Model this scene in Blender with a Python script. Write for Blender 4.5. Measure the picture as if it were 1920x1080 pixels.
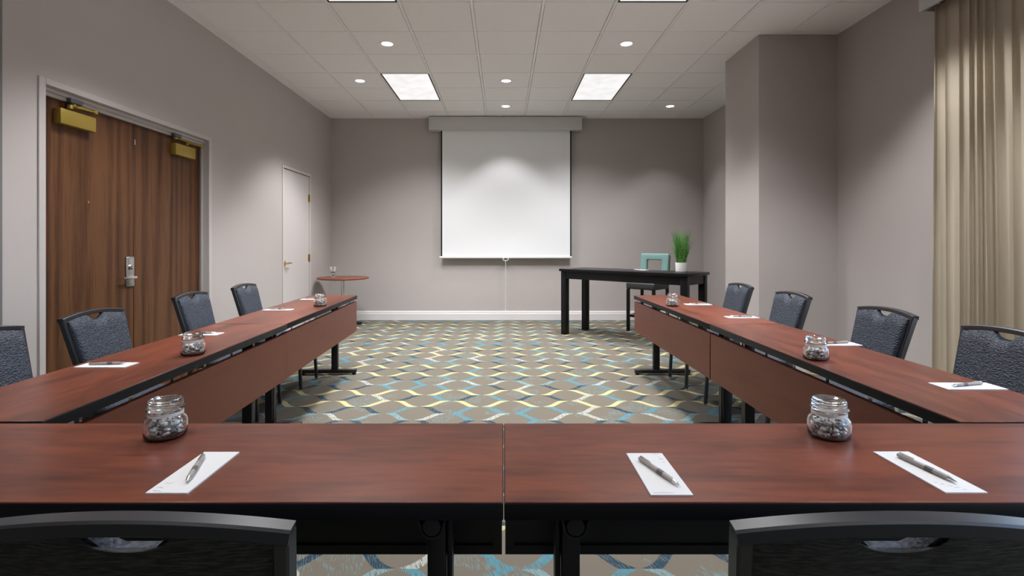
import bpy, bmesh, math, random
from mathutils import Vector, Matrix
random.seed(7)
R = math.radians
PI = math.pi
sc = bpy.context.scene
for o in list(bpy.data.objects): bpy.data.objects.remove(o)
C = sc.collection

# ------------------------------------------------------------------ camera, world, exposure
CAMZ = 1.249
cam_d = bpy.data.cameras.new('camera')
cam = bpy.data.objects.new('camera', cam_d); C.objects.link(cam)
cam.location = (0, 0, CAMZ); cam.rotation_euler = (R(90), 0, 0)
cam_d.sensor_width = 36; cam_d.lens = 36 * 985 / 1920
cam_d.shift_x = 16 / 1920; cam_d.shift_y = -84 / 1920
cam_d.clip_start = 0.05
sc.camera = cam
sc.view_settings.view_transform = 'Standard'
sc.view_settings.look = 'None'
sc.view_settings.exposure = 0.42
sc.view_settings.gamma = 1
sc.view_settings.use_curve_mapping = False
w = bpy.data.worlds.new('sky'); sc.world = w; w.use_nodes = True
wn = w.node_tree.nodes; wl = w.node_tree.links
bgn = wn['Background']
sky = wn.new('ShaderNodeTexSky'); sky.sky_type = 'NISHITA'; sky.sun_disc = False
sky.dust_density = 5.0; sky.sun_elevation = R(38); sky.sun_rotation = R(250)
wl.new(sky.outputs[0], bgn.inputs[0]); bgn.inputs[1].default_value = 0.75
sun_d = bpy.data.lights.new('sun', 'SUN'); sun_d.energy = 6.0; sun_d.angle = R(0.53); sun_d.color = (1.0, 0.95, 0.88)
sun = bpy.data.objects.new('sun', sun_d); C.objects.link(sun); sun.location = (0, 0, 20)
sun.rotation_euler = Vector((0.62, 0.25, -0.75)).to_track_quat('-Z', 'Y').to_euler()
TROFFER_W = 42.0
SPOT_W = 68.0
LIGHT_COL = (0.985, 0.985, 1.0)

# ------------------------------------------------------------------ room numbers
XL, XR, YB, YF, ZC = -2.81, 3.25, 8.545, -2.6, 3.279

# ------------------------------------------------------------------ material helpers
def nm(name):
    m = bpy.data.materials.new(name); m.use_nodes = True
    return m, m.node_tree.nodes, m.node_tree.links, m.node_tree.nodes['Principled BSDF']
def plain(name, col, rough=0.5, metal=0.0, bump=None, var=None, spec=0.5):
    m, n, l, b = nm(name)
    b.inputs['Base Color'].default_value = (*col, 1); b.inputs['Roughness'].default_value = rough
    b.inputs['Metallic'].default_value = metal; b.inputs['Specular IOR Level'].default_value = spec
    tc = n.new('ShaderNodeTexCoord')
    if bump:
        scale, strength, dist = bump[:3]
        mp = n.new('ShaderNodeMapping'); l.new(tc.outputs['Object'], mp.inputs[0])
        if len(bump) > 3: mp.inputs['Scale'].default_value = bump[3]
        t = n.new('ShaderNodeTexNoise'); t.inputs['Scale'].default_value = scale; t.inputs['Detail'].default_value = 3
        l.new(mp.outputs[0], t.inputs[0])
        bp = n.new('ShaderNodeBump'); bp.inputs['Strength'].default_value = strength; bp.inputs['Distance'].default_value = dist
        l.new(t.outputs[0], bp.inputs['Height']); l.new(bp.outputs[0], b.inputs['Normal'])
    if var:
        scale, amt = var
        t = n.new('ShaderNodeTexNoise'); t.inputs['Scale'].default_value = scale; t.inputs['Detail'].default_value = 4
        l.new(tc.outputs['Object'], t.inputs[0])
        mx = n.new('ShaderNodeMix'); mx.data_type = 'RGBA'
        mx.inputs[6].default_value = (*[c * (1 - amt) for c in col], 1); mx.inputs[7].default_value = (*[min(1, c * (1 + amt)) for c in col], 1)
        l.new(t.outputs[0], mx.inputs[0]); l.new(mx.outputs[2], b.inputs['Base Color'])
    return m
def ramp(n, stops):
    r = n.new('ShaderNodeValToRGB'); cr = r.color_ramp
    while len(cr.elements) < len(stops): cr.elements.new(0.5)
    for e, (p, c) in zip(cr.elements, stops): e.position = p; e.color = (*c, 1)
    return r
def wood(name, stops, grain, scale, rough, coat=0.0, wave=0.0, spec=0.22):
    """grain = mapping scale per axis (small along the grain)"""
    m, n, l, b = nm(name)
    tc = n.new('ShaderNodeTexCoord'); mp = n.new('ShaderNodeMapping'); l.new(tc.outputs['Object'], mp.inputs[0])
    mp.inputs['Scale'].default_value = grain
    oi = n.new('ShaderNodeObjectInfo')
    ad = n.new('ShaderNodeVectorMath'); ad.operation = 'ADD'
    sx = n.new('ShaderNodeMath'); sx.operation = 'MULTIPLY'; sx.inputs[1].default_value = 37.0
    l.new(oi.outputs['Random'], sx.inputs[0]); l.new(mp.outputs[0], ad.inputs[0]); l.new(sx.outputs[0], ad.inputs[1])
    t1 = n.new('ShaderNodeTexNoise'); t1.inputs['Scale'].default_value = scale; t1.inputs['Detail'].default_value = 6; t1.inputs['Distortion'].default_value = 0.6
    l.new(ad.outputs[0], t1.inputs[0])
    t2 = n.new('ShaderNodeTexNoise'); t2.inputs['Scale'].default_value = scale * 7; t2.inputs['Detail'].default_value = 4
    l.new(ad.outputs[0], t2.inputs[0])
    fac = n.new('ShaderNodeMix'); fac.inputs[0].default_value = 0.35
    l.new(t1.outputs[0], fac.inputs[2]); l.new(t2.outputs[0], fac.inputs[3])
    out = fac.outputs[0]
    if wave:
        wv = n.new('ShaderNodeTexWave'); wv.wave_type = 'BANDS'; wv.bands_direction = 'Y'
        wv.inputs['Scale'].default_value = wave; wv.inputs['Distortion'].default_value = 16; wv.inputs['Detail'].default_value = 3
        wv.inputs['Detail Scale'].default_value = 0.6
        l.new(ad.outputs[0], wv.inputs[0])
        f2 = n.new('ShaderNodeMix'); f2.inputs[0].default_value = 0.16
        l.new(out, f2.inputs[2]); l.new(wv.outputs['Fac'], f2.inputs[3]); out = f2.outputs[0]
    rp = ramp(n, stops); l.new(out, rp.inputs[0]); l.new(rp.outputs[0], b.inputs['Base Color'])
    b.inputs['Roughness'].default_value = rough; b.inputs['Specular IOR Level'].default_value = spec; b.inputs['Coat Weight'].default_value = coat; b.inputs['Coat Roughness'].default_value = 0.25
    return m
def emis(name, col, s):
    m, n, l, b = nm(name)
    b.inputs['Base Color'].default_value = (0.25, 0.25, 0.25, 1)
    b.inputs['Emission Color'].default_value = (*col, 1); b.inputs['Emission Strength'].default_value = s
    return m, n, l, b
M = {}
M['wall'] = plain('wall_vinyl', (0.462, 0.422, 0.408), 0.75, bump=(90, 0.25, 0.004, (1, 1, 0.35)), var=(3, 0.025), spec=0.25)
M['partition'] = plain('partition_grey', (0.16, 0.155, 0.155), 0.6)
M['white_trim'] = plain('white_trim', (0.72, 0.69, 0.68), 0.4)
M['frame_grey'] = plain('door_frame_paint', (0.50, 0.47, 0.455), 0.4)
M['door_white'] = plain('door_white', (0.58, 0.54, 0.53), 0.4)
M['walnut'] = wood('walnut_veneer', [(0.25, (0.030, 0.013, 0.007)), (0.45, (0.085, 0.036, 0.016)), (0.58, (0.135, 0.060, 0.026)), (0.8, (0.055, 0.024, 0.012))], (1.0, 7.5, 0.30), 2.6, 0.42, wave=0.35)
M['mahogany'] = wood('mahogany_laminate', [(0.25, (0.040, 0.014, 0.010)), (0.45, (0.112, 0.032, 0.019)), (0.6, (0.180, 0.048, 0.026)), (0.8, (0.080, 0.025, 0.016))], (0.55, 3.2, 3.2), 2.2, 0.31, spec=0.32)
M['mahogany_panel'] = wood('mahogany_panel', [(0.25, (0.105, 0.026, 0.014)), (0.5, (0.155, 0.040, 0.021)), (0.8, (0.12, 0.030, 0.016))], (0.55, 3.2, 3.2), 2.2, 0.36)
M['round_wood'] = wood('round_table_wood', [(0.3, (0.15, 0.045, 0.025)), (0.7, (0.24, 0.075, 0.04))], (0.6, 3, 3), 3, 0.35)
M['espresso'] = wood('espresso_wood', [(0.3, (0.005, 0.005, 0.0065)), (0.7, (0.010, 0.009, 0.011))], (0.6, 4, 4), 3, 0.3)
M['black_edge'] = plain('black_edge_band', (0.006, 0.006, 0.008), 0.5, spec=0.22)
M['black_metal'] = plain('black_metal', (0.012, 0.012, 0.014), 0.38)
M['chair_metal'] = plain('chair_frame_metal', (0.018, 0.019, 0.023), 0.33, spec=0.8)
M['chrome'] = plain('chrome', (0.75, 0.74, 0.72), 0.2, 1.0)
M['steel'] = plain('brushed_steel', (0.55, 0.54, 0.53), 0.32, 1.0)
M['brass'] = plain('brass', (0.75, 0.55, 0.22), 0.25, 1.0)
M['gold_paint'] = plain('gold_paint', (0.36, 0.25, 0.045), 0.42, 0.35)
M['grey_bracket'] = plain('grey_bracket', (0.10, 0.11, 0.14), 0.4, 0.4)
M['tile'] = plain('ceiling_tile', (0.925, 0.915, 0.91), 0.9, bump=(160, 0.35, 0.003), var=(60, 0.03), spec=0.2)
M['grid'] = plain('ceiling_grid', (0.925, 0.915, 0.91), 0.45)
M['dark_rim'] = plain('dark_rim', (0.02, 0.02, 0.022), 0.5)
M['screen'] = plain('screen_fabric', (0.84, 0.845, 0.86), 0.8, spec=0.2)
M['case'] = plain('screen_case', (0.60, 0.59, 0.58), 0.35)
M['black_cloth'] = plain('black_cloth', (0.012, 0.012, 0.016), 0.8)
M['paper'] = plain('paper', (0.66, 0.655, 0.66), 0.7)
M['ink'] = plain('grey_ink', (0.36, 0.37, 0.40), 0.7)
M['pen'] = plain('pen_taupe', (0.33, 0.29, 0.27), 0.4)
M['pen_dark'] = plain('pen_dark', (0.10, 0.09, 0.085), 0.4)
M['teal'] = plain('teal_leather', (0.19, 0.34, 0.315), 0.42, bump=(120, 0.2, 0.003))
M['dark_leather'] = plain('dark_leather', (0.022, 0.026, 0.024), 0.5)
M['pot'] = plain('white_ceramic', (0.75, 0.74, 0.73), 0.3)
M['soil'] = plain('soil', (0.04, 0.03, 0.02), 0.9)
M['curtain'] = plain('curtain_fabric', (0.53, 0.465, 0.365), 0.7, bump=(300, 0.15, 0.002), spec=0.3)
M['valance'] = plain('valance_grey', (0.50, 0.50, 0.51), 0.5)
M['plastic_white'] = plain('white_plastic', (0.75, 0.74, 0.74), 0.4)
M['asphalt'] = plain('outside_ground', (0.34, 0.33, 0.31), 0.9, var=(0.4, 0.2))

def leather_front():
    m, n, l, b = nm('chair_vinyl')
    b.inputs['Roughness'].default_value = 0.55; b.inputs['Specular IOR Level'].default_value = 0.35
    tc = n.new('ShaderNodeTexCoord')
    mp = n.new('ShaderNodeMapping'); mp.inputs['Scale'].default_value = (0.7, 1, 1.3); l.new(tc.outputs['Object'], mp.inputs[0])
    v = n.new('ShaderNodeTexVoronoi'); v.inputs['Scale'].default_value = 130; l.new(mp.outputs[0], v.inputs[0])
    t = n.new('ShaderNodeTexNoise'); t.inputs['Scale'].default_value = 170; t.inputs['Detail'].default_value = 4; l.new(mp.outputs[0], t.inputs[0])
    ad = n.new('ShaderNodeMath'); ad.operation = 'ADD'; l.new(v.outputs['Distance'], ad.inputs[0]); l.new(t.outputs[0], ad.inputs[1])
    bp = n.new('ShaderNodeBump'); bp.inputs['Strength'].default_value = 0.7; bp.inputs['Distance'].default_value = 0.004
    l.new(ad.outputs[0], bp.inputs['Height']); l.new(bp.outputs[0], b.inputs['Normal'])
    rp = ramp(n, [(0.38, (0.016, 0.020, 0.030)), (0.62, (0.060, 0.072, 0.098))]); l.new(t.outputs[0], rp.inputs[0]); l.new(rp.outputs[0], b.inputs['Base Color'])
    return m
def mesh_back():
    m, n, l, b = nm('chair_back_cloth')
    b.inputs['Roughness'].default_value = 0.6
    tc = n.new('ShaderNodeTexCoord'); mp = n.new('ShaderNodeMapping'); mp.inputs['Scale'].default_value = (0.22, 1, 1.9); l.new(tc.outputs['Object'], mp.inputs[0])
    t = n.new('ShaderNodeTexNoise'); t.inputs['Scale'].default_value = 190; t.inputs['Detail'].default_value = 3; l.new(mp.outputs[0], t.inputs[0])
    bp = n.new('ShaderNodeBump'); bp.inputs['Strength'].default_value = 0.8; bp.inputs['Distance'].default_value = 0.003
    l.new(t.outputs[0], bp.inputs['Height']); l.new(bp.outputs[0], b.inputs['Normal'])
    rp = ramp(n, [(0.40, (0.006, 0.006, 0.006)), (0.66, (0.060, 0.055, 0.050))]); l.new(t.outputs[0], rp.inputs[0]); l.new(rp.outputs[0], b.inputs['Base Color'])
    return m
M['vinyl'] = leather_front(); M['mesh_back'] = mesh_back()
def glass(name, col=(1, 1, 1), rough=0.0, thin=False):
    m, n, l, b = nm(name)
    if thin:
        out = n['Material Output']; tr = n.new('ShaderNodeBsdfTransparent'); tr.inputs[0].default_value = (*col, 1)
        gl = n.new('ShaderNodeBsdfGlossy'); gl.inputs['Roughness'].default_value = 0.02
        fr = n.new('ShaderNodeFresnel'); fr.inputs[0].default_value = 1.45
        mx = n.new('ShaderNodeMixShader'); l.new(fr.outputs[0], mx.inputs[0]); l.new(tr.outputs[0], mx.inputs[1]); l.new(gl.outputs[0], mx.inputs[2])
        l.new(mx.outputs[0], out.inputs[0])
    else:
        b.inputs['Base Color'].default_value = (*col, 1); b.inputs['Transmission Weight'].default_value = 1.0
        b.inputs['Roughness'].default_value = rough; b.inputs['IOR'].default_value = 1.45
    return m
M['glass'] = glass('jar_glass', (0.97, 0.98, 0.985))
M['pane'] = glass('window_glass', (0.93, 0.96, 0.97), thin=True)
def foil():
    m, n, l, b = nm('foil_wrap')
    b.inputs['Roughness'].default_value = 0.3; b.inputs['Metallic'].default_value = 0.35
    tc = n.new('ShaderNodeTexCoord'); t = n.new('ShaderNodeTexNoise'); t.inputs['Scale'].default_value = 75; l.new(tc.outputs['Object'], t.inputs[0])
    rp = ramp(n, [(0.36, (0.06, 0.055, 0.05)), (0.43, (0.60, 0.58, 0.56)), (0.7, (0.85, 0.84, 0.83))]); l.new(t.outputs[0], rp.inputs[0]); l.new(rp.outputs[0], b.inputs['Base Color'])
    return m
M['foil'] = foil()
def grass():
    m, n, l, b = nm('grass_blades')
    b.inputs['Roughness'].default_value = 0.5
    tc = n.new('ShaderNodeTexCoord'); t = n.new('ShaderNodeTexNoise'); t.inputs['Scale'].default_value = 40; l.new(tc.outputs['Object'], t.inputs[0])
    rp = ramp(n, [(0.3, (0.03, 0.14, 0.018)), (0.7, (0.20, 0.46, 0.11))]); l.new(t.outputs[0], rp.inputs[0]); l.new(rp.outputs[0], b.inputs['Base Color'])
    return m
M['grass'] = grass()
LENS_E = 0.66
m_, n_, l_, b_ = emis('troffer_lens', (1.0, 0.985, 0.975), LENS_E)
tc_ = n_.new('ShaderNodeTexCoord'); t_ = n_.new('ShaderNodeTexNoise'); t_.inputs['Scale'].default_value = 6; t_.inputs['Detail'].default_value = 3
l_.new(tc_.outputs['Object'], t_.inputs[0])
mr_ = n_.new('ShaderNodeMapRange'); mr_.inputs[1].default_value = 0.3; mr_.inputs[2].default_value = 0.7; mr_.inputs[3].default_value = LENS_E * 0.88; mr_.inputs[4].default_value = LENS_E * 1.08
l_.new(t_.outputs[0], mr_.inputs[0]); l_.new(mr_.outputs[0], b_.inputs['Emission Strength'])
M['lens'] = m_
M['bulb'] = emis('downlight_lens', (1.0, 0.97, 0.94), 2.2)[0]

def carpet():
    m, n, l, b = nm('carpet')
    b.inputs['Roughness'].default_value = 0.95; b.inputs['Specular IOR Level'].default_value = 0.1
    tc = n.new('ShaderNodeTexCoord'); sp = n.new('ShaderNodeSeparateXYZ'); l.new(tc.outputs['Object'], sp.inputs[0])
    def mt(op, a, b_=None, c_=None):
        q = n.new('ShaderNodeMath'); q.operation = op
        for i, v in enumerate((a, b_, c_)):
            if v is None: continue
            if isinstance(v, (int, float)): q.inputs[i].default_value = v
            else: l.new(v, q.inputs[i])
        return q.outputs[0]
    def mix(f, a, c_):
        q = n.new('ShaderNodeMix'); q.data_type = 'RGBA'
        for i, v in ((0, f), (6, a), (7, c_)):
            if isinstance(v, tuple): q.inputs[i].default_value = (*v, 1)
            elif isinstance(v, (int, float)): q.inputs[i].default_value = v
            else: l.new(v, q.inputs[i])
        return q.outputs[2]
    x, y = sp.outputs[0], sp.outputs[1]
    P, S = 0.468, 0.1535
    ys = mt('DIVIDE', mt('ADD', y, 160.5 * S - 4.394), S)
    r = mt('FLOOR', ys); v = mt('SUBTRACT', mt('FRACT', ys), 0.5)
    par = mt('MODULO', r, 2.0)
    sgn = mt('SUBTRACT', 1.0, mt('MULTIPLY', par, 2.0))
    xx = mt('ADD', x, 1.23 + P / 4 + 40 * P)
    ph = mt('MULTIPLY', xx, 2 * PI / P)
    curve = mt('MULTIPLY', mt('MULTIPLY', mt('SUBTRACT', mt('MULTIPLY', mt('COSINE', ph), 1.5), mt('MULTIPLY', mt('POWER', mt('COSINE', ph), 3.0), 0.5)), 0.46), sgn)
    th = mt('MULTIPLY', mt('POWER', mt('ABSOLUTE', mt('SINE', ph)), 1.5), 0.255)
    dist = mt('ABSOLUTE', mt('SUBTRACT', v, curve))
    inside = mt('SUBTRACT', th, dist)
    mr = n.new('ShaderNodeMapRange'); mr.interpolation_type = 'SMOOTHSTEP'
    mr.inputs[1].default_value = -0.01; mr.inputs[2].default_value = 0.03; l.new(inside, mr.inputs[0]); mask = mr.outputs[0]
    seg = mt('FLOOR', mt('ADD', mt('DIVIDE', xx, P / 2), 0.001))
    def wn(a, b_, off):
        cb = n.new('ShaderNodeCombineXYZ'); l.new(mt('ADD', a, off), cb.inputs[0]) if not isinstance(a, float) else None
        l.new(b_, cb.inputs[1]); q = n.new('ShaderNodeTexWhiteNoise'); q.noise_dimensions = '2D'; l.new(cb.outputs[0], q.inputs[0]); return q.outputs[0]
    rs = wn(seg, r, 0.37); rs2 = wn(seg, r, 51.37)
    zero = mt('MULTIPLY', seg, 0.0); rr = wn(zero, r, 7.3)
    # fine slanted yarn streaks
    cb = n.new('ShaderNodeCombineXYZ')
    l.new(mt('MULTIPLY', mt('ADD', x, mt('MULTIPLY', y, 0.35)), 240.0), cb.inputs[0]); l.new(mt('MULTIPLY', y, 18.0), cb.inputs[1])
    st = n.new('ShaderNodeTexNoise'); st.inputs['Scale'].default_value = 1.0; st.inputs['Detail'].default_value = 2; l.new(cb.outputs[0], st.inputs[0])
    streak = st.outputs[0]
    big = n.new('ShaderNodeTexNoise'); big.inputs['Scale'].default_value = 3.2; big.inputs['Detail'].default_value = 3; l.new(tc.outputs['Object'], big.inputs[0])
    pile = n.new('ShaderNodeTexNoise'); pile.inputs['Scale'].default_value = 330; pile.inputs['Detail'].default_value = 2; l.new(tc.outputs['Object'], pile.inputs[0])
    base = mix(pile.outputs[0], (0.100, 0.087, 0.068), (0.170, 0.150, 0.121))
    base = mix(mt('MULTIPLY', mt('GREATER_THAN', big.outputs[0], 0.56), mt('MULTIPLY', mt('GREATER_THAN', streak, 0.57), 0.40)), base, (0.10, 0.30, 0.36))
    yellow = (0.44, 0.38, 0.19); white = (0.36, 0.36, 0.32); teal = (0.055, 0.20, 0.26); navy = (0.014, 0.036, 0.058); pale = (0.16, 0.26, 0.275)
    warm = mix(mt('LESS_THAN', mt('MODULO', mt('MULTIPLY', r, 0.5), 3.0), 0.5), yellow, mix(mt('GREATER_THAN', rs, 0.55), white, mix(mt('GREATER_THAN', rs2, 0.4), pale, teal)))
    cool = mix(mt('GREATER_THAN', rs, 0.62), navy, mix(mt('GREATER_THAN', rs2, 0.85), teal, white))
    isy = mt('MULTIPLY', mt('SUBTRACT', 1.0, par), mt('GREATER_THAN', mt('MODULO', mt('MULTIPLY', r, 0.5), 3.0), 0.5))
    col = mix(par, warm, cool)
    col = mix(mt('MULTIPLY', mt('GREATER_THAN', streak, 0.58), mt('MULTIPLY', mt('SUBTRACT', 1.0, isy), 0.35)), col, pale)
    hatch = mt('GREATER_THAN', streak, 0.44)
    # warm rows are solid, cool rows are hatched
    hm = mt('MAXIMUM', mt('MAXIMUM', hatch, mt('MULTIPLY', mt('MULTIPLY', par, mt('LESS_THAN', rs, 0.62)), mt('GREATER_THAN', streak, 0.38))), mt('MULTIPLY', isy, 0.95))
    fm = mt('MULTIPLY', mt('MULTIPLY', mask, hm), 0.92)
    c = mix(fm, base, col)
    l.new(c, b.inputs['Base Color'])
    bp = n.new('ShaderNodeBump'); bp.inputs['Strength'].default_value = 0.5; bp.inputs['Distance'].default_value = 0.004
    l.new(pile.outputs[0], bp.inputs['Height']); l.new(bp.outputs[0], b.inputs['Normal'])
    return m
M['carpet'] = carpet()

# ------------------------------------------------------------------ geometry helpers
class MB:
    def __init__(s): s.v = []; s.f = []
    def add(s, vs, fs, mat=None):
        o = len(s.v)
        s.v += [tuple(mat @ Vector(p)) if mat else tuple(p) for p in vs]
        s.f += [tuple(i + o for i in f) for f in fs]; return s
    def box(s, x0, x1, y0, y1, z0, z1, mat=None):
        vs = [(x, y, z) for z in (z0, z1) for y in (y0, y1) for x in (x0, x1)]
        return s.add(vs, [(0, 2, 3, 1), (4, 5, 7, 6), (0, 1, 5, 4), (2, 6, 7, 3), (0, 4, 6, 2), (1, 3, 7, 5)], mat)
    def cbox(s, c, d, mat=None):
        return s.box(c[0] - d[0] / 2, c[0] + d[0] / 2, c[1] - d[1] / 2, c[1] + d[1] / 2, c[2] - d[2] / 2, c[2] + d[2] / 2, mat)
    def lathe(s, prof, n=24, mat=None, closed=False, a0=0.0):
        vs = []; fs = []
        k = len(prof)
        for i in range(n):
            a = a0 + 2 * PI * i / n
            vs += [(r * math.cos(a), r * math.sin(a), z) for r, z in prof]
        for i in range(n):
            j = (i + 1) % n
            for q in range(k if closed else k - 1):
                q2 = (q + 1) % k
                fs.append((i * k + q, j * k + q, j * k + q2, i * k + q2))
        if not closed:
            if prof[0][0] > 1e-5: fs.append(tuple(i * k for i in reversed(range(n))))
            if prof[-1][0] > 1e-5: fs.append(tuple(i * k + k - 1 for i in range(n)))
        return s.add(vs, fs, mat)
    def sweep(s, path, prof, up=(0, 0, 1), scales=None, closed=False):
        """prof: 2-D points (a along side, b along up-ish)"""
        path = [Vector(p) for p in path]; N = len(path); k = len(prof); vs = []; fs = []; up = Vector(up)
        for i, p in enumerate(path):
            if closed: t = path[(i + 1) % N] - path[i - 1]
            else: t = path[min(i + 1, N - 1)] - path[max(i - 1, 0)]
            t.normalize(); side = t.cross(up)
            if side.length < 1e-4: side = t.cross(Vector((0, 1, 0.01)))
            side.normalize(); u = side.cross(t).normalized(); sc_ = scales[i] if scales else 1
            vs += [tuple(p + side * a * sc_ + u * b * sc_) for a, b in prof]
        for i in range(N if closed else N - 1):
            j = (i + 1) % N
            for q in range(k):
                q2 = (q + 1) % k; fs.append((i * k + q, i * k + q2, j * k + q2, j * k + q))
        if not closed:
            fs.append(tuple(reversed(range(k)))); fs.append(tuple((N - 1) * k + q for q in range(k)))
        return s.add(vs, fs)
    def tube(s, path, r, n=8, scales=None, closed=False, up=(0, 0, 1)):
        return s.sweep(path, [(r * math.cos(2 * PI * i / n), r * math.sin(2 * PI * i / n)) for i in range(n)], up, scales, closed)
    def rect(s, path, a, b, up=(0, 0, 1), scales=None):
        a /= 2; b /= 2; c = min(a, b) * 0.3
        pr = [(-a + c, -b), (a - c, -b), (a, -b + c), (a, b - c), (a - c, b), (-a + c, b), (-a, b - c), (-a, -b + c)]
        return s.sweep(path, pr, up, scales)
    def mesh(s, name, mat, bevel=0, seg=2, smooth=40, sub=0):
        me = bpy.data.meshes.new(name); me.from_pydata(s.v, [], s.f)
        bm = bmesh.new(); bm.from_mesh(me)
        bmesh.ops.recalc_face_normals(bm, faces=bm.faces[:])
        if bevel: bmesh.ops.bevel(bm, geom=bm.edges[:], offset=bevel, segments=seg, affect='EDGES', profile=0.5, clamp_overlap=True)
        bm.to_mesh(me); bm.free()
        if smooth:
            me.shade_smooth(); me.set_sharp_from_angle(angle=R(smooth))
        me.materials.append(M[mat] if isinstance(mat, str) else mat)
        return me
    def build(s, name, mat, parent=None, loc=(0, 0, 0), rot=(0, 0, 0), **k):
        return obj(name, s.mesh(name, mat, **k), parent, loc, rot)
def obj(name, me, parent=None, loc=(0, 0, 0), rot=(0, 0, 0)):
    o = bpy.data.objects.new(name, me); C.objects.link(o)
    o.location = loc; o.rotation_euler = rot
    if parent: o.parent = parent
    return o
def tag(o, label, cat, group=None):
    o['label'] = label; o['category'] = cat
    if group: o['group'] = group
    return o
def thing(name, label, cat, loc=(0, 0, 0), rz=0, group=None):
    return tag(obj(name, None, None, loc, (0, 0, rz)), label, cat, group)
def struct(o, label=None):
    o['kind'] = 'structure'
    if label: o['label'] = label
    return o
def copy_tree(o, parent=None):
    c = o.copy(); C.objects.link(c); c.parent = parent
    for ch in list(o.children): copy_tree(ch, c)
    return c

# ------------------------------------------------------------------ room shell
T = 0.2
struct(MB().box(XL - T, XR + T, YF - T, YB + T, -0.1, 0).build('floor', 'carpet', smooth=0), 'taupe carpet with yellow, teal and navy wavy lattice pattern')
# left wall with two door openings
D1 = (3.215, 4.996, 2.222); D2 = (6.70, 7.61, 2.215)
wl_ = MB()
oo = .02
for a, b in ((YF - T, D1[0] - oo), (D1[1] + oo, D2[0] - oo), (D2[1] + oo, YB + T)): wl_.box(XL - T, XL, a, b, 0, ZC + .02)
for d in (D1, D2): wl_.box(XL - T, XL, d[0] - oo, d[1] + oo, d[2] + oo, ZC + .02)
struct(wl_.build('wall_left', 'wall', smooth=0), 'taupe vinyl wall with the walnut double door and white door')
struct(MB().box(XL, XR, YB, YB + T, 0, ZC + .02).build('wall_back', 'wall', smooth=0), 'taupe wall behind the projection screen')
struct(MB().box(XL, XR, YF - T, YF, 0, ZC + .02).build('wall_front', 'wall', smooth=0), 'taupe wall opposite the projection screen')
W1 = (-1.2, 3.28, 0.35, 2.90)
wr = MB()
wr.box(XR, XR + T, YF - T, W1[0], 0, ZC + .02).box(XR, XR + T, W1[1], YB + T, 0, ZC + .02)
wr.box(XR, XR + T, W1[0], W1[1], 0, W1[2]).box(XR, XR + T, W1[0], W1[1], W1[3], ZC + .02)
struct(wr.build('wall_right', 'wall', smooth=0), 'taupe wall with the curtained window')
PX, PY0, PY1 = 2.487, 5.114, 5.885
struct(MB().box(PX, XR, PY0, PY1, 0, ZC - .0005).build('wall_pillar', 'wall', smooth=0), 'taupe square pillar standing out from the window wall')
struct(MB().box(XL, XL + 0.02, YF, 2.925, 0.0, ZC - .0005).build('wall_partition', 'partition', smooth=0), 'dark grey partition panel beside the double door')

# baseboards: two-step profile
def baseboard(name, p0, p1, nrm):
    p0 = Vector((*p0, 0)); p1 = Vector((*p1, 0)); nn = Vector((*nrm, 0))
    prof = [(0, 0.0), (.016, 0.0), (.016, .102), (.012, .110), (.012, .130), (.006, .140), (.006, .148), (0, .150)]
    vs = [tuple(p + nn * a + Vector((0, 0, z))) for p in (p0, p1) for a, z in prof]; k = len(prof)
    fs = [(i, (i + 1) % k, k + (i + 1) % k, k + i) for i in range(k)] + [tuple(range(k)), tuple(range(k, 2 * k))]
    struct(MB().add(vs, fs).build(name, 'white_trim', smooth=0), 'white moulded baseboard')
baseboard('baseboard_back', (XL + .017, YB), (XR - .017, YB), (0, -1))
baseboard('baseboard_left_1', (XL, 5.06), (XL, 6.655), (1, 0))
baseboard('baseboard_left_2', (XL, 7.655), (XL, YB), (1, 0))
baseboard('baseboard_left_3', (XL, 2.93), (XL, 3.16), (1, 0))
baseboard('baseboard_right_1', (XR, YF), (XR, PY0), (-1, 0))
baseboard('baseboard_right_2', (XR, PY1), (XR, YB), (-1, 0))
baseboard('baseboard_pillar_1', (PX - .016, PY0), (XR, PY0), (0, -1))
baseboard('baseboard_pillar_2', (PX, PY0), (PX, PY1), (-1, 0))

# ceiling: slab, grid bars, lay-in tiles
ceil = struct(MB().box(XL - T, XR + T, YF - T, YB + T, ZC + .02, ZC + .12).build('ceiling', 'tile', smooth=0), 'suspended ceiling of off-white lay-in tiles in a white grid')
GX = [0.339 + 0.61 * k for k in range(-5, 5)]          # -2.711 .. 2.779
GY = [5.055 + 0.61 * k for k in range(-12, 6)]         # -2.265 .. 8.105
for gx in GX: MB().box(gx - .012, gx + .012, YF, YB, ZC, ZC + .009).build('grid_bar', 'grid', ceil, smooth=0)
TROF = [(ix, iy) for iy in (6.275, 3.225) for ix in (-1.491, 0.949)]
for gy in GY:
    cuts = sorted({ix for ix, iy in TROF if iy + .1 < gy < iy + 1.1}); x0 = XL; spans = []
    for cx_ in cuts: spans.append((x0, cx_)); x0 = cx_ + .61
    spans.append((x0, XR))
    for a_, b__ in spans: MB().box(a_, b__, gy - .012, gy + .012, ZC + .0006, ZC + .009).build('grid_bar', 'grid', ceil, smooth=0)
MB().box(XL, XL + .022, YF, YB, ZC + .0003, ZC + .009).box(XR - .022, XR, YF, YB, ZC + .0003, ZC + .009).box(XL, XR, YB - .022, YB, ZC + .0003, ZC + .009).build('edge_angle', 'grid', ceil, smooth=0)
def in_trof(cx, cy):
    return any(ix < cx < ix + .61 and iy < cy < iy + 1.22 for ix, iy in TROF)
xs = [XL] + GX + [XR]; ys = [YF] + GY + [YB]
tmesh = {}
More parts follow.
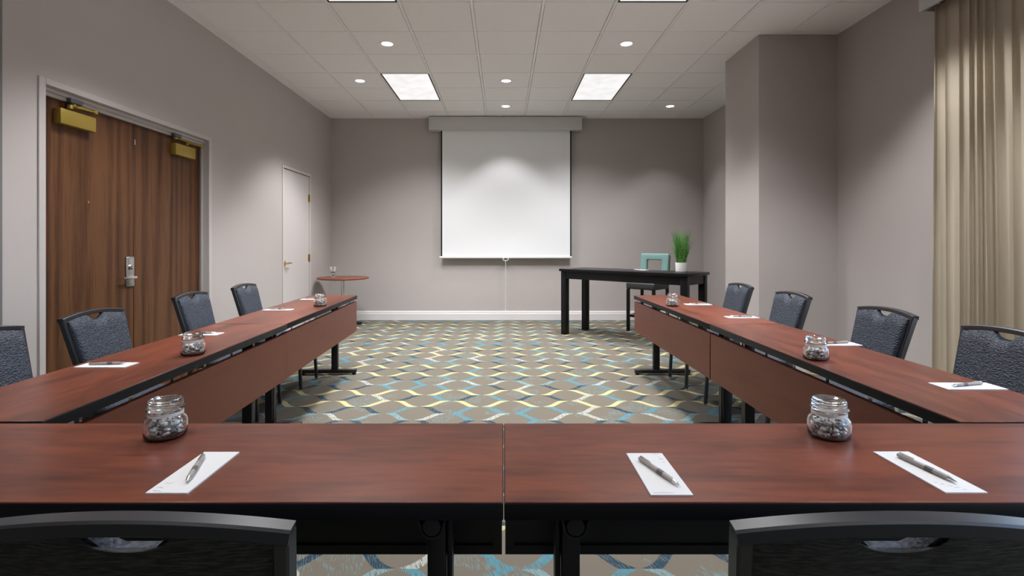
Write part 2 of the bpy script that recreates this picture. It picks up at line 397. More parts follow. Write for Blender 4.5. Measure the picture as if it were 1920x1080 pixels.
for i in range(len(xs) - 1):
    for j in range(len(ys) - 1):
        cx, cy = (xs[i] + xs[i + 1]) / 2, (ys[j] + ys[j + 1]) / 2
        if in_trof(cx, cy): continue
        sx, sy = round(xs[i + 1] - xs[i] - .033, 4), round(ys[j + 1] - ys[j] - .033, 4)
        if (sx, sy) not in tmesh: tmesh[(sx, sy)] = MB().cbox((0, 0, 0), (sx, sy, .0175)).mesh('ceiling_tile', 'tile', smooth=0)
        obj('ceiling_tile', tmesh[(sx, sy)], ceil, (cx, cy, ZC + .0110))

# ------------------------------------------------------------------ double door
d1 = struct(obj('door_1', None, None, (XL, D1[0], 0)), 'walnut double door in a grey metal frame with gold closers')
W = D1[1] - D1[0]; H = D1[2]
fr = MB()   # local: x into room, y along wall, z up
fr.box(-.14, .012, -.048, 0, 0, H + .042).box(-.14, .012, W, W + .048, 0, H + .042).box(-.14, .012, 0, W, H, H + .042)
fr.build('door_frame', 'frame_grey', d1, bevel=.003, seg=1)
st = MB()
st.box(-.066, -.048, 0, .014, 0, H).box(-.066, -.048, W - .014, W, 0, H)
st.box(-.076, -.050, 0, W, H - .045, H).box(-.050, -.030, 0, W, H - .022, H)
st.build('door_stop', 'frame_grey', d1, bevel=.002, seg=1)
for k in range(2):
    y0, y1 = (.004, W / 2 - .002) if k == 0 else (W / 2 + .002, W - .004)
    lf = MB().box(-.125, -.081, y0, y1, .012, H - .035).build('door_leaf', 'walnut', d1, bevel=.002, seg=1)
    yc = .151 if k == 0 else 1.334          # closer body start
    MB().box(-.081, -.026, yc, yc + .295, 2.02, 2.12).build('closer_body', 'gold_paint', lf, bevel=.006)
    ar = MB(); pv = Vector((-.05, yc + .10 if k == 0 else yc + .19, 2.135))
    ar.lathe([(.018, 0), (.018, .022), (.012, .03)], 12, Matrix.Translation(pv))
    e1 = pv + Vector((.035, .17 if k == 0 else .17, .018)); e2 = Vector((-.045, yc + .12 if k == 0 else yc + .02, 2.165))
    ar.rect([pv + Vector((0, 0, .018)), e1], .024, .010).rect([e1, e2], .020, .008)
    ar.lathe([(.016, -.012), (.016, .014)], 10, Matrix.Translation(e1)).lathe([(.018, -.012), (.018, .012)], 10, Matrix.Translation(e2))
    ar.build('closer_arm', 'gold_paint', lf)
    MB().box(-.085, -.018, e2.y - .05, e2.y + .05, 2.172, 2.200).build('closer_bracket', 'grey_bracket', lf, bevel=.003)
    if k == 0:
        ly = 4.055 - D1[0]
        MB().box(-.081, -.066, ly - .043, ly + .043, .915, 1.145).build('lock_plate', 'steel', lf, bevel=.008, seg=3)
        MB().lathe([(.020, 0), (.020, .012), (.013, .016)], 16, Matrix.Translation((-.066, ly, 1.065)) @ Matrix.Rotation(R(90), 4, 'Y')).build('lock_cylinder', 'chrome', lf)
        hd = MB().lathe([(.017, 0), (.013, .01), (.011, .032)], 14, Matrix.Translation((-.066, ly + .006, .985)) @ Matrix.Rotation(R(90), 4, 'Y'))
        hd.sweep([(-.036, ly + .020, .985), (-.034, ly - .03, .986), (-.034, ly - .085, .984), (-.040, ly - .118, .982)], [(.007 * math.cos(a * PI / 4), .011 * math.sin(a * PI / 4)) for a in range(8)])
        hd.build('door_lever', 'chrome', lf)
        MB().lathe([(.009, 0), (.009, .004), (.005, .005)], 12, Matrix.Translation((-.081, 3.655 - D1[0], 1.535)) @ Matrix.Rotation(R(90), 4, 'Y')).build('peephole', 'brass', lf)
    else:
        MB().box(-.081, -.077, y0 + .002, y0 + .014, 2.02, 2.06).build('strike_plate', 'chrome', lf)
MB().box(-.14, -.126, 0, W, 0, H).build('door_backing', 'black_cloth', d1, smooth=0)
# ------------------------------------------------------------------ white single door
d2 = struct(obj('door_2', None, None, (XL, D2[0], 0)), 'white single door with brass lever and hinges')
W = D2[1] - D2[0]; H = D2[2]
MB().box(-.12, .010, -.032, 0, 0, H + .034).box(-.12, .010, W, W + .032, 0, H + .034).box(-.12, .010, 0, W, H, H + .034).build('door_frame', 'door_white', d2, bevel=.002, seg=1)
lf = MB().box(-.052, -.008, .004, W - .006, .01, H - .006).build('door_leaf', 'door_white', d2, bevel=.002, seg=1)
MB().box(-.12, -.06, 0, W, 0, H).build('door_backing', 'black_cloth', d2, smooth=0)
for z in (1.897, 1.04, .22):
    MB().box(-.008, -.003, W - .038, W - .006, z - .05, z + .05).tube([(.004, W - .003, z - .052), (.004, W - .003, z + .052)], .009, 8).build('hinge', 'brass', d2)
MB().lathe([(.033, 0), (.033, .005), (.022, .009), (.013, .012), (.012, .05)], 18, Matrix.Translation((-.008, .065, .99)) @ Matrix.Rotation(R(90), 4, 'Y')).tube([(.040, .058, .99), (.045, .10, .994), (.044, .16, .988), (.036, .185, .984)], .009, 8, scales=[1.1, 1, .85, .7]).build('door_lever', 'brass', lf)

# ------------------------------------------------------------------ window behind the curtain
w1 = struct(obj('window_1', None, None, (XR, 0, 0)), 'tall window behind the beige curtain')
wf = MB()
wf.box(.06, .13, W1[0], W1[0] + .05, W1[2], W1[3]).box(.06, .13, W1[1] - .05, W1[1], W1[2], W1[3]).box(.06, .13, W1[0], W1[1], W1[2], W1[2] + .05).box(.06, .13, W1[0], W1[1], W1[3] - .05, W1[3])
nmul = 3
for k in range(1, nmul):
    yy = W1[0] + (W1[1] - W1[0]) * k / nmul; wf.box(.065, .125, yy - .025, yy + .025, W1[2] + .05, W1[3] - .05)
wf.build('window_frame', 'white_trim', w1, smooth=0)
for k in range(nmul):
    ya = W1[0] + (W1[1] - W1[0]) * k / nmul + .027; yb_ = W1[0] + (W1[1] - W1[0]) * (k + 1) / nmul - .027
    MB().add([(.095, ya, W1[2] + .05), (.095, yb_, W1[2] + .05), (.095, yb_, W1[3] - .05), (.095, ya, W1[3] - .05)], [(0, 1, 2, 3)]).build('pane', 'pane', w1, smooth=0)
MB().box(-.04, .06, W1[0] - .03, W1[1] + .03, W1[2] - .03, W1[2]).build('window_sill', 'white_trim', w1, bevel=.004)
struct(MB().box(XR + .5, 6000, -6000, 6000, -4.2, -4.0).build('ground_outside', 'asphalt', smooth=0), 'grey ground outside the window')
pl = bpy.data.lights.new('window_portal', 'AREA'); pl.shape = 'RECTANGLE'; pl.size = W1[3] - W1[2]; pl.size_y = W1[1] - W1[0]; pl.cycles.is_portal = True
po = bpy.data.objects.new('window_portal', pl); C.objects.link(po); po.location = (XR + .16, (W1[0] + W1[1]) / 2, (W1[2] + W1[3]) / 2); po.rotation_euler = (0, R(90), 0)

# ------------------------------------------------------------------ ceiling lights
def troffer(ix, iy, label):
    t = thing('ceiling_light_panel', label, 'ceiling light', (ix + .305, iy + .61, ZC), 0, 'rectangular ceiling light panels')
    a, b = .293, .598
    MB().box(-a, -a + .016, -b, b, .0007, .02).box(a - .016, a, -b, b, .0007, .02).box(-a + .016, a - .016, -b, -b + .016, .0007, .02).box(-a + .016, a - .016, b - .016, b, .0007, .02).build('frame', 'dark_rim', t, smooth=0)
    MB().box(-a + .016, a - .016, -b + .016, b - .016, .006, .012).build('lens', 'lens', t, smooth=0)
    l = bpy.data.lights.new('panel_lamp', 'AREA'); l.shape = 'RECTANGLE'; l.size = .55; l.size_y = 1.15; l.energy = TROFFER_W; l.color = LIGHT_COL; l.spread = R(118)
    lo = bpy.data.objects.new('panel_lamp', l); C.objects.link(lo); lo.parent = t; lo.location = (0, 0, .004)
TL = {(-1.491, 6.275): 'lit ceiling panel between two downlights, on the door side of the screen', (0.949, 6.275): 'lit ceiling panel above the approach to the black console table'}
for ix, iy in TROF:
    side = 'door side' if ix < 0 else 'window side'
    lab = TL.get((ix, iy)) or 'lit ceiling panel on the %s, over the long table rows' % side
    troffer(ix, iy, lab)
def downlight(x, y, label, e=1.0, ang=98):
    t = thing('recessed_downlight', label, 'ceiling light', (x, y, ZC), 0, 'round recessed downlights')
    MB().lathe([(.070, .0055), (.074, -.002), (.083, -.002), (.087, .0052)], 32).build('trim_ring', 'grid', t)
    MB().lathe([(.0, .001), (.045, .0015), (.0715, .003)], 32).build('lens', 'bulb', t)
    l = bpy.data.lights.new('downlight_lamp', 'SPOT'); l.energy = SPOT_W * e; l.color = LIGHT_COL; l.spot_size = R(ang); l.spot_blend = .50; l.shadow_soft_size = .06
    lo = bpy.data.objects.new('downlight_lamp', l); C.objects.link(lo); lo.parent = t; lo.location = (0, 0, -.03)
downlight(-1.186, 5.36, 'round downlight in the tile two rows before the door-side light panel')
downlight(1.254, 5.36, 'round downlight in the tile two rows before the window-side light panel')
downlight(-1.796, 6.58, 'round downlight between the light panel and the white door wall', 1.3)
downlight(0.034, 6.58, 'round downlight between the two rectangular light panels', 1.6)
downlight(0.034, 7.80, 'round downlight just before the projection screen case', .55)
downlight(2.474, 7.80, 'round downlight in the corner above the potted grass', .35, 90)
for x, y in ((-1.796, 3.53), (2.474, 3.53), (-1.796, 1.70), (2.474, 2.31), (2.474, .48)):  # out-of-view downlights, mostly added to light the side walls and curtain
    downlight(x, y, 'unseen round downlight over the tables and the room entrance end')
for x in (-1.186, 1.254): downlight(x, .48, 'unseen round downlight added over the cross tables and their chairs', .95)  # out-of-view pair added to brighten the cross tables

# ------------------------------------------------------------------ projection screen
s = thing('projection_screen', 'white pull-down projection screen hanging from a grey case', 'screen', (0, 0, 0))
MB().box(-1.19, 1.255, 8.372, 8.535, 3.058, 3.268).build('case', 'case', s, bevel=.004)
ZS = 1.035
MB().box(-.985, 1.072, 8.455, 8.458, ZS, 3.07).build('fabric', 'screen', s, smooth=0)
for x0 in (-1.008, 1.072): MB().box(x0, x0 + .023, 8.455, 8.458, ZS, 3.07).build('black_border', 'black_cloth', s, smooth=0)
MB().box(-1.03, 1.10, 8.44, 8.472, ZS - .03, ZS + .004).build('bottom_bar', 'plastic_white', s, bevel=.008, seg=3)
hx = .034
MB().tube([(hx + .045 * math.cos(a), 8.438, ZS - .042 + .024 * math.sin(a)) for a in [2 * PI * i / 20 for i in range(20)]], .006, 6, closed=True, up=(0, 1, 0)).build('pull_ring', 'plastic_white', s)
MB().tube([(hx, 8.437, ZS - .06), (hx + .002, 8.437, .6), (hx, 8.437, .17)], .0045, 6).lathe([(0, 0), (.009, .004), (.009, .018), (0, .024)], 8, Matrix.Translation((hx, 8.437, .15))).build('pull_cord', 'plastic_white', s)

# ------------------------------------------------------------------ curtain and valance
v = thing('curtain_valance', 'pale grey box valance above the beige curtain', 'valance', (0, 0, 0))
MB().box(3.070, 3.090, -1.5, 3.885, 2.955, 3.15).build('front_board', 'valance', v, bevel=.002)
MB().box(3.090, XR, 3.867, 3.885, 2.955, 3.15).build('end_board', 'valance', v, bevel=.002)
MB().box(3.090, XR, -1.5, 3.867, 3.13, 3.15).build('top_board', 'valance', v, bevel=.002)
def curtain_mesh():
    rnd = random.Random(3); y0, y1 = 3.12, 3.82; NY, NZ = 220, 26; z0, z1 = .015, 2.984
    folds = 9.3; th = .004
    jit = [rnd.uniform(-.5, .5) for _ in range(40)]; amp = [rnd.uniform(.65, 1.15) for _ in range(40)]
    vs = []; fs = []
    def P(i, j, off):
        u = i / NY; zt = j / NZ; z = z0 + (z1 - z0) * zt
        spread = 1.0 + .10 * (1 - zt)
        ph = u * folds + .34 * math.sin(u * 11 + 1) + .16 * (1 - zt) * math.sin(u * 15 + 2)
        k = int(ph) % 40; f = ph - int(ph)
        a = (.060 * amp[k] * (1 - f) + .060 * amp[(k + 1) % 40] * f) * (.72 + .28 * (1 - zt))
        x = 3.172 + a * math.cos(2 * PI * ph) + .012 * math.sin(4 * PI * ph + jit[k]) 
        yy = y1 - (y1 - y0) * u * spread + .012 * math.sin(4 * PI * ph)
        return (x + off, yy + .35 * off, z)
    for off in (0, th):
        for i in range(NY + 1):
            for j in range(NZ + 1): vs.append(P(i, j, off))
    n1 = (NY + 1) * (NZ + 1); q = NZ + 1
    for i in range(NY):
        for j in range(NZ):
            a = i * q + j; fs.append((a, a + q, a + q + 1, a + 1)); fs.append((n1 + a, n1 + a + 1, n1 + a + q + 1, n1 + a + q))
    for j in range(NZ):
        for a in (j, NY * q + j): fs.append((a, a + 1, n1 + a + 1, n1 + a))
    for i in range(NY):
        for a in (i * q, i * q + NZ): fs.append((a, a + q, n1 + a + q, n1 + a))
    return MB().add(vs, fs)
cu = tag(curtain_mesh().build('curtain', 'curtain', smooth=80), 'beige floor-length pleated curtain under the pale valance', 'curtain')
MB().tube([(3.165, -1.3, 3.0), (3.165, 3.84, 3.0)], .012, 10).build('curtain_rail', 'steel', v)

# ------------------------------------------------------------------ folding tables
TL_, TD, TZ = 1.829, 0.457, 0.737
def make_table():
    t = obj('folding_table', None)
    a, b = TL_ / 2, TD / 2
    MB().box(-a + .0015, a - .0015, -b + .0015, b - .0015, TZ - .012, TZ).build('tabletop', 'mahogany', t, bevel=.0012, seg=1)
    eb = MB().box(-a, a, -b, b, TZ - .037, TZ - .0022).build('edge_band', 'black_edge', t, bevel=.003)
    p = MB().box(-a + .004, a - .004, b - .022, b - .004, .385, .676).build('modesty_panel', 'mahogany_panel', t, bevel=.0015, seg=1)
    MB().box(-a + .004, a - .004, b - .036, b - .0225, .385, .41).box(-a + .004, -a + .03, b - .036, b - .0225, .41, .676).box(a - .03, a - .004, b - .036, b - .0225, .41, .676).box(-a + .03, a - .03, b - .028, b - .0225, .41, .676).build('panel_backing', 'black_metal', p, smooth=0)
    for k in range(7):
        x = -a + .16 + k * (TL_ - .32) / 6
        MB().box(x - .010, x + .010, b - .0295, b - .0285, .62, TZ - .037).build('panel_clip', 'steel' if k % 2 else 'black_metal', p, smooth=0)
    for s_ in (-1, 1):
        x = s_ * (a - .166)
        lg = MB().box(x - .022, x + .022, .03, .09, .05, .70).box(x + s_ * .032 - .007, x + s_ * .032 + .007, .045, .085, .08, .70).box(x, x + s_ * .032, .055, .075, .08, .12).build('leg', 'black_metal', t, bevel=.004)
        MB().box(x - .025, x + .025, -.262, .262, .012, .050).build('foot', 'black_metal', lg, bevel=.006)
        for y in (-.24, .24): MB().lathe([(.017, 0), (.019, .006), (.012, .012)], 12, Matrix.Translation((x, y, 0))).build('glide', 'black_edge', lg)
        xh = x + s_ * .021
        hb = MB().lathe([(.018, -.06), (.018, .205)], 20, Matrix.Translation((xh, 0, .675)) @ Matrix.Rotation(R(90), 4, 'X'))
        hb.build('hub', 'black_metal', lg)
        br = MB()
        pts = [(xh - .055, .691), (xh - .03, .697)] + [(xh + .023 * math.cos(q), .675 + .023 * math.sin(q)) for q in [PI + PI * i / 10 for i in range(11)]] + [(xh + .03, .697), (xh + .055, .691)]
        br.rect([(px, -.19, pz) for px, pz in pts], .07, .004, up=(0, 1, 0)) if False else br.sweep([(px, -.17, pz) for px, pz in pts], [(-.002, -.035), (.002, -.035), (.002, .035), (-.002, .035)], up=(0, 1, 0))
        br.build('bracket', 'black_metal', lg)
    return t
tbl = make_table()
gap = .003
TABS = [((-(.0001 + TL_ / 2), 1.266), 0, 'cherry-red folding table of the cross row carrying a jar and one notepad'),
        ((.0011 + TL_ / 2, 1.266), 0, 'cherry-red folding table of the cross row carrying a jar and two notepads'),
        ((-1.578, 2.420), -90 + 1.57, 'cherry-red folding table in the door-side row, butted against the cross row'),
        ((-1.640, 4.256), -90 + 1.9, 'cherry-red folding table in the door-side row, ending near the small round table'),
        ((1.537, 2.420), 90, 'cherry-red folding table in the curtain-side row, butted against the cross row'),
        ((1.524, 4.256), 90 + .8, 'cherry-red folding table in the curtain-side row, ending near the black console table')]
tables = []
for k, (p, a, lab) in enumerate(TABS):
    o = tbl if k == 0 else copy_tree(tbl)
    o.location = (p[0], p[1], 0); o.rotation_euler = (0, 0, R(a)); tag(o, lab, 'table', 'folding tables set in a U'); tables.append(o)

# ------------------------------------------------------------------ banquet chairs (local: sitter faces +Y)
def make_chair():
    t = obj('banquet_chair', None)
    ZB, ZT = .47, .850
    hw = lambda z: .158 + (z - ZB) / (ZT - ZB) * .036
    yb = lambda z: -.245 - (z - ZB) * .275
    bow = lambda u, z: -.008 * (1 - u * u) * max(0, min(1, (z - ZB) / .3))
    arch = lambda u: ZT + .020 * (1 - u * u)
    for s_ in (-1, 1):
        # rear leg runs on into the back post
        MB().rect([(s_ * .205, -.315, .008), (s_ * .185, -.275, .22), (s_ * .166, -.243, .44), (s_ * (hw(.60) + .008), yb(.60), .60), (s_ * (hw(ZT) + .009), yb(ZT), ZT + .012)], .022, .030, up=(0, 1, 0)).build('leg', 'chair_metal', t)
        MB().rect([(s_ * .205, .215, .008), (s_ * .195, .195, .40)], .022, .026, up=(0, 1, 0)).build('leg', 'chair_metal', t)
        for y in (.216, -.316): MB().lathe([(.012, 0), (.014, .012)], 10, Matrix.Translation((s_ * .205, y, 0))).build('glide', 'chrome', t)
        MB().rect([(s_ * .190, -.25, .395), (s_ * .195, .20, .395)], .018, .028).build('seat_rail', 'chair_metal', t)
    MB().rect([(-.195, .19, .395), (.195, .19, .395)], .018, .028).rect([(-.18, -.25, .395), (.18, -.25, .395)], .018, .028).build('seat_rail', 'chair_metal', t)
    NR = 16
    MB().rect([((i / NR * 2 - 1) * (hw(ZT) + .019), yb(arch(i / NR * 2 - 1)) + bow(i / NR * 2 - 1, ZT), arch(i / NR * 2 - 1) + .012) for i in range(NR + 1)], .031, .022).build('top_rail', 'chair_metal', t)
    MB().rect([(-hw(.50), yb(.5), .50), (hw(.50), yb(.5), .50)], .02, .022).build('lower_rail', 'chair_metal', t)
    # seat cushion
    se = MB(); N = 20; 
    def ring(sc_, z):
        out = []
        for i in range(48):
            a = 2 * PI * i / 48; e = .32
            cx = math.copysign(abs(math.cos(a)) ** e, math.cos(a)); sy = math.copysign(abs(math.sin(a)) ** e, math.sin(a))
            wv = .222 + .012 * sy
            out.append((cx * (wv - sc_), -.018 + sy * (.222 - sc_), z))
        return out
    rings = [ring(.012, .397), ring(.0, .405), ring(-.002, .418), ring(.004, .431), ring(.02, .442), ring(.06, .449), ring(.14, .452)]
    vs = [p for r_ in rings for p in r_]; fs = []
    for q in range(len(rings) - 1):
        for i in range(48): j = (i + 1) % 48; fs.append((q * 48 + i, q * 48 + j, (q + 1) * 48 + j, (q + 1) * 48 + i))
    fs.append(tuple(reversed(range(48)))); fs.append(tuple((len(rings) - 1) * 48 + i for i in range(48)))
    se.add(vs, fs).build('seat', 'vinyl', t, smooth=60)
    # back cushion (front vinyl) and rear cloth panel, with the hand-hold notch under the top rail
    def notch(u, front):
        x = abs(u) * .205
        if front:
            return .034 * (1 - max(0, min(1, (x - .030) / .034)) ** 1.0) if x < .064 else 0
        return .030 * math.sqrt(max(0, 1 - (x / .066) ** 2))
    def panel(name, mat, off0, off1, bulge, front):
        NU, NV = 48, 14; vs = []; fs = []
        for side in (0, 1):
            for i in range(NU + 1):
                u = i / NU * 2 - 1
                zt = arch(u) + .003 - notch(u, front); zb = .485
                for j in range(NV + 1):
                    w_ = j / NV; z = zb + (zt - zb) * w_
                    e = 1 - (1 - min(1, (1 - abs(u)) / .16)) ** 3; e2 = 1 - (1 - min(1, min(w_, 1 - w_) / .10)) ** 3; ee = min(e, e2)
                    y = yb(z) + bow(u, z) + (off0 if side == 0 else off1 + bulge * ee)
                    vs.append((u * (hw(z) - .001), y, z))
        n1 = (NU + 1) * (NV + 1); q = NV + 1
        for i in range(NU):
            for j in range(NV):
                a = i * q + j; fs.append((a, a + 1, a + q + 1, a + q)); fs.append((n1 + a, n1 + a + q, n1 + a + q + 1, n1 + a + 1))
        for j in range(NV):
            for a in (j, NU * q + j): fs.append((a, a + 1, n1 + a + 1, n1 + a))
        for i in range(NU):
            for a in (i * q, i * q + NV): fs.append((a, a + q, n1 + a + q, n1 + a))
        return MB().add(vs, fs).build(name, mat, t, smooth=50)
    panel('backrest', 'vinyl', .000, .028, .014, True)
    panel('back_cover', 'mesh_back', -.0005, -.006, -.004, False)
    return t
ch = make_chair()
CH = [((-.495, 1.050), 0, 'black banquet chair pushed up to the cross table with one notepad'),
      ((.520, 1.050), 0, 'black banquet chair pushed up to the cross table with two notepads'),
      ((-1.855, 2.19), -90, 'black banquet chair by the bare wall strip before the double door frame'),
      ((-1.85, 2.82), -90, 'black banquet chair in front of the walnut leaf with the steel lever'),
      ((-1.935, 3.85), -88, 'black banquet chair in front of the walnut leaf without a handle'),
      ((-1.935, 4.64), -88, 'black banquet chair between the double door and the white door'),
      ((1.765, 4.68), 91, 'black banquet chair beside the pillar edge, last before the black console table'),
      ((1.780, 3.86), 91, 'black banquet chair in front of the broad face of the pillar'),
      ((1.775, 2.92), 90, 'black banquet chair between the pillar and the beige curtain'),
      ((1.765, 2.20), 90, 'black banquet chair in front of the beige curtain')]
for k, (p, a, lab) in enumerate(CH):
    o = ch if k == 0 else copy_tree(ch)
    o.location = (p[0], p[1], 0); o.rotation_euler = (0, 0, R(a)); tag(o, lab, 'chair', 'banquet chairs around the tables')

# ------------------------------------------------------------------ jars of wrapped sweets
def make_jar():
    t = obj('candy_jar', None)
    outer = [(0, 0), (.040, 0), (.048, .003), (.0510, .009), (.0515, .024), (.0512, .041), (.0490, .0505), (.0440, .0565), (.0405, .0600), (.0400, .0690), (.0425, .0710), (.0425, .0735)]
    inner = [(.0390, .0735), (.0375, .0690), (.0380, .0600), (.0415, .0550), (.0462, .0490), (.0486, .0405), (.0490, .024), (.0480, .011), (.043, .006), (0, .005)]
    MB().lathe(outer + inner, 40).build('jar_body', 'glass', t, smooth=50)
    MB().lathe([(.0407, .0602), (.0420, .0602), (.0420, .0685), (.0407, .0685)], 32, closed=True).build('neck_seal', 'plastic_white', t)
    MB().lathe([(0, .0742), (.044, .0742), (.0460, .0765), (.044, .0795), (.0395, .0815), (.0395, .0830), (.0415, .0870), (.0415, .0940), (.0395, .0990), (.034, .1020), (.027, .1005), (.023, .0970), (.010, .0960), (0, .0965)], 36).build('lid', 'glass', t, smooth=50)
    return t
def candy_mesh():
    m = MB()
    m.lathe([(0, -.0065), (.006, -.0055), (.0105, -.002), (.0105, .002), (.006, .0055), (0, .0065)], 10)
    for s_ in (-1, 1):
        m.add([(s_ * .009, -.002, .001), (s_ * .009, .002, -.001), (s_ * .019, .008, .002), (s_ * .020, .003, -.003), (s_ * .019, -.003, .003), (s_ * .018, -.008, -.001), (s_ * .009, 0, -.002)],
              [(0, 1, 2, 3), (0, 3, 4), (0, 4, 5), (6, 1, 2, 3), (6, 3, 4), (6, 4, 5)])
    return m.mesh('wrapped_mint', 'foil', smooth=30)
cm = candy_mesh()
jar = make_jar()
JARS = [((-.895, 1.392), 'clear lidded glass jar of mints on the cross table with one notepad', 'jar beside the single notepad'),
        ((.863, 1.392), 'clear lidded glass jar of mints on the cross table with two notepads', 'jar beside the two notepads'),
        ((-1.43, 2.42), 'clear lidded glass jar of mints across from the walnut double door', 'jar across from the double door'),
        ((1.38, 2.32), 'clear lidded glass jar of mints across from the beige curtain', 'jar across from the curtain'),
        ((-1.49, 4.27), 'clear lidded glass jar of mints near the small round table', 'jar near the round table'),
        ((1.375, 4.27), 'clear lidded glass jar of mints near the black console table', 'jar near the console table')]
rc = random.Random(11)
for k, (p, lab, grp) in enumerate(JARS):
    o = jar if k == 0 else copy_tree(jar)
    o.location = (p[0], p[1], TZ); o.rotation_euler = (0, 0, k * .7); tag(o, lab, 'jar', 'candy jars on the tables')
    for lay, (nn, rr_, zz) in enumerate(((7, .032, .0160), (3, .013, .0160), (7, .032, .0285), (3, .013, .0290), (6, .030, .0405), (3, .012, .0425))):
        for q in range(nn):
            a = 2 * PI * q / nn + lay * .5 + rc.uniform(-.15, .15)
            c = obj('wrapped_mint', cm, None, (p[0] + rr_ * math.cos(a), p[1] + rr_ * math.sin(a), TZ + zz), (rc.uniform(-.7, .7), rc.uniform(-.35, .35), a + PI / 2 + rc.uniform(-.4, .4)))
            tag(c, 'foil wrapped mint inside the ' + grp, 'candy', 'mints inside the ' + grp)

# ------------------------------------------------------------------ notepads and pens
def make_pad(style):
    t = obj('notepad', None)
    MB().cbox((0, 0, .0016), (.086, .211, .0032)).build('sheets', 'paper', t, smooth=0)
    rp_ = random.Random(style + 5); z = .0034
    def stroke(x, y, n_, dx, s_):
        pts = [(x + i * dx + rp_.uniform(-s_, s_), y + rp_.uniform(-s_, s_), z) for i in range(n_)]
        MB().sweep(pts, [(-.0004, 0), (.0004, 0), (.0004, .00015), (-.0004, .00015)]).build('print_mark', 'ink', t, smooth=0)
    if style == 0:                                      # scribbled mark low in one corner
        stroke(-.036, -.098, 7, .0035, .003); stroke(-.034, -.082, 5, .0032, .003); stroke(-.030, -.062, 4, .004, .0025)
    elif style == 1:                                    # marks in the upper corner, fine line of print at the foot
        stroke(.018, .098, 6, .0035, .0025); stroke(.026, .083, 3, .003, .002); stroke(.022, .070, 6, .003, .003); stroke(.026, .052, 4, .003, .002)
        MB().box(-.036, .006, -.0975, -.0965, z, z + .0001).build('print_mark', 'ink', t, smooth=0)
    else:                                               # broken line of print along the long edge
        for i in range(5): stroke(-.030 + i * .008, -.060 - i * .008, 4, .003, .002)
    return t
pads = [make_pad(i) for i in range(3)]; used = [False] * 3
def make_pen(mat='pen'):
    t = obj('ballpoint_pen', None); mx = Matrix.Rotation(R(90), 4, 'Y')    # along +X, tip at +X
    MB().lathe([(0, -.070), (.0042, -.070), (.0052, -.066), (.0054, -.01), (.0057, 0), (.0057, .03), (.0050, .055)], 12, mx).build('barrel', mat, t)
    MB().lathe([(.0050, .055), (.0035, .066), (.0012, .073), (0, .0755)], 12, mx).build('tip', 'chrome', t)
    MB().box(-.066, -.028, -.0018, .0018, .0062, .0075).box(-.066, -.061, -.0018, .0018, .004, .0065).build('clip', 'chrome', t)
    MB().lathe([(.0059, .002), (.0059, .022)], 12, mx).build('grip_band', 'pen_dark', t)
    return t
pen = make_pen(); pen_used = False
def put_pad(x, y, rz, style, label, penpos, penlabel, z=TZ):
    global pen_used
    o = pads[style] if not used[style] else copy_tree(pads[style]); used[style] = True
    o.location = (x, y, z); o.rotation_euler = (0, 0, R(rz)); tag(o, label, 'notepad', 'notepads laid at the places')
    if penpos:
        q = pen if not pen_used else copy_tree(pen); pen_used = True
        (ax, ay), (bx, by) = penpos
        q.location = ((ax + bx) / 2, (ay + by) / 2, z + .0032 + .0058); q.rotation_euler = (0, 0, math.atan2(by - ay, bx - ax)); tag(q, penlabel, 'pen', 'pens on the notepads')
put_pad(-.687, 1.176, 0, 0, 'white notepad on the cross table beside its only place', ((-.713, 1.250), (-.669, 1.108)), 'taupe pen on the cross table\'s single notepad')
put_pad(.341, 1.168, 0, 1, 'white notepad next to the seam of the cross tables', ((.319, 1.228), (.364, 1.098)), 'taupe pen on the notepad next to the cross table seam')
put_pad(.946, 1.178, 0, 2, 'white notepad beside the jar on the cross table with two notepads', ((.938, 1.252), (.956, 1.108)), 'taupe pen on the notepad between jar and curtain-side row')
SP = [(-1.66, 2.20, -90, 'white notepad before the chair at the bare wall strip', (-.07, .0, .10)),
      (-1.695, 2.95, -90, 'white notepad before the chair at the walnut leaf with lever', (-.06, .0, .12)),
      (-1.727, 4.03, -88, 'white notepad before the chair at the walnut leaf without handle', (-.06, .0, -.1)),
      (-1.735, 4.79, -88, 'white notepad before the chair by the white door', (-.06, .0, .1)),
      (1.655, 1.875, 90, 'white notepad before the chair at the beige curtain', (.07, .0, PI + .25)),
      (1.685, 2.66, 90, 'white notepad before the chair between pillar and curtain', (.06, 0, PI + .2)),
      (1.640, 3.62, 90, 'white notepad before the chair at the pillar face', (.06, 0, PI - .1)),
      (1.620, 4.38, 90, 'white notepad before the chair at the pillar edge', (.06, 0, PI + .1))]
for i, (x, y, rz, lab, (dx, dy, pa)) in enumerate(SP):
    c, s_ = math.cos(pa), math.sin(pa)
    px, py = x, y
    put_pad(x, y, rz, i % 2 * 2, lab, ((px - .073 * c, py - .073 * s_ * (1 if x < 0 else 1)), (px + .073 * c, py + .073 * s_)), lab.replace('white notepad', 'taupe pen on the notepad'))

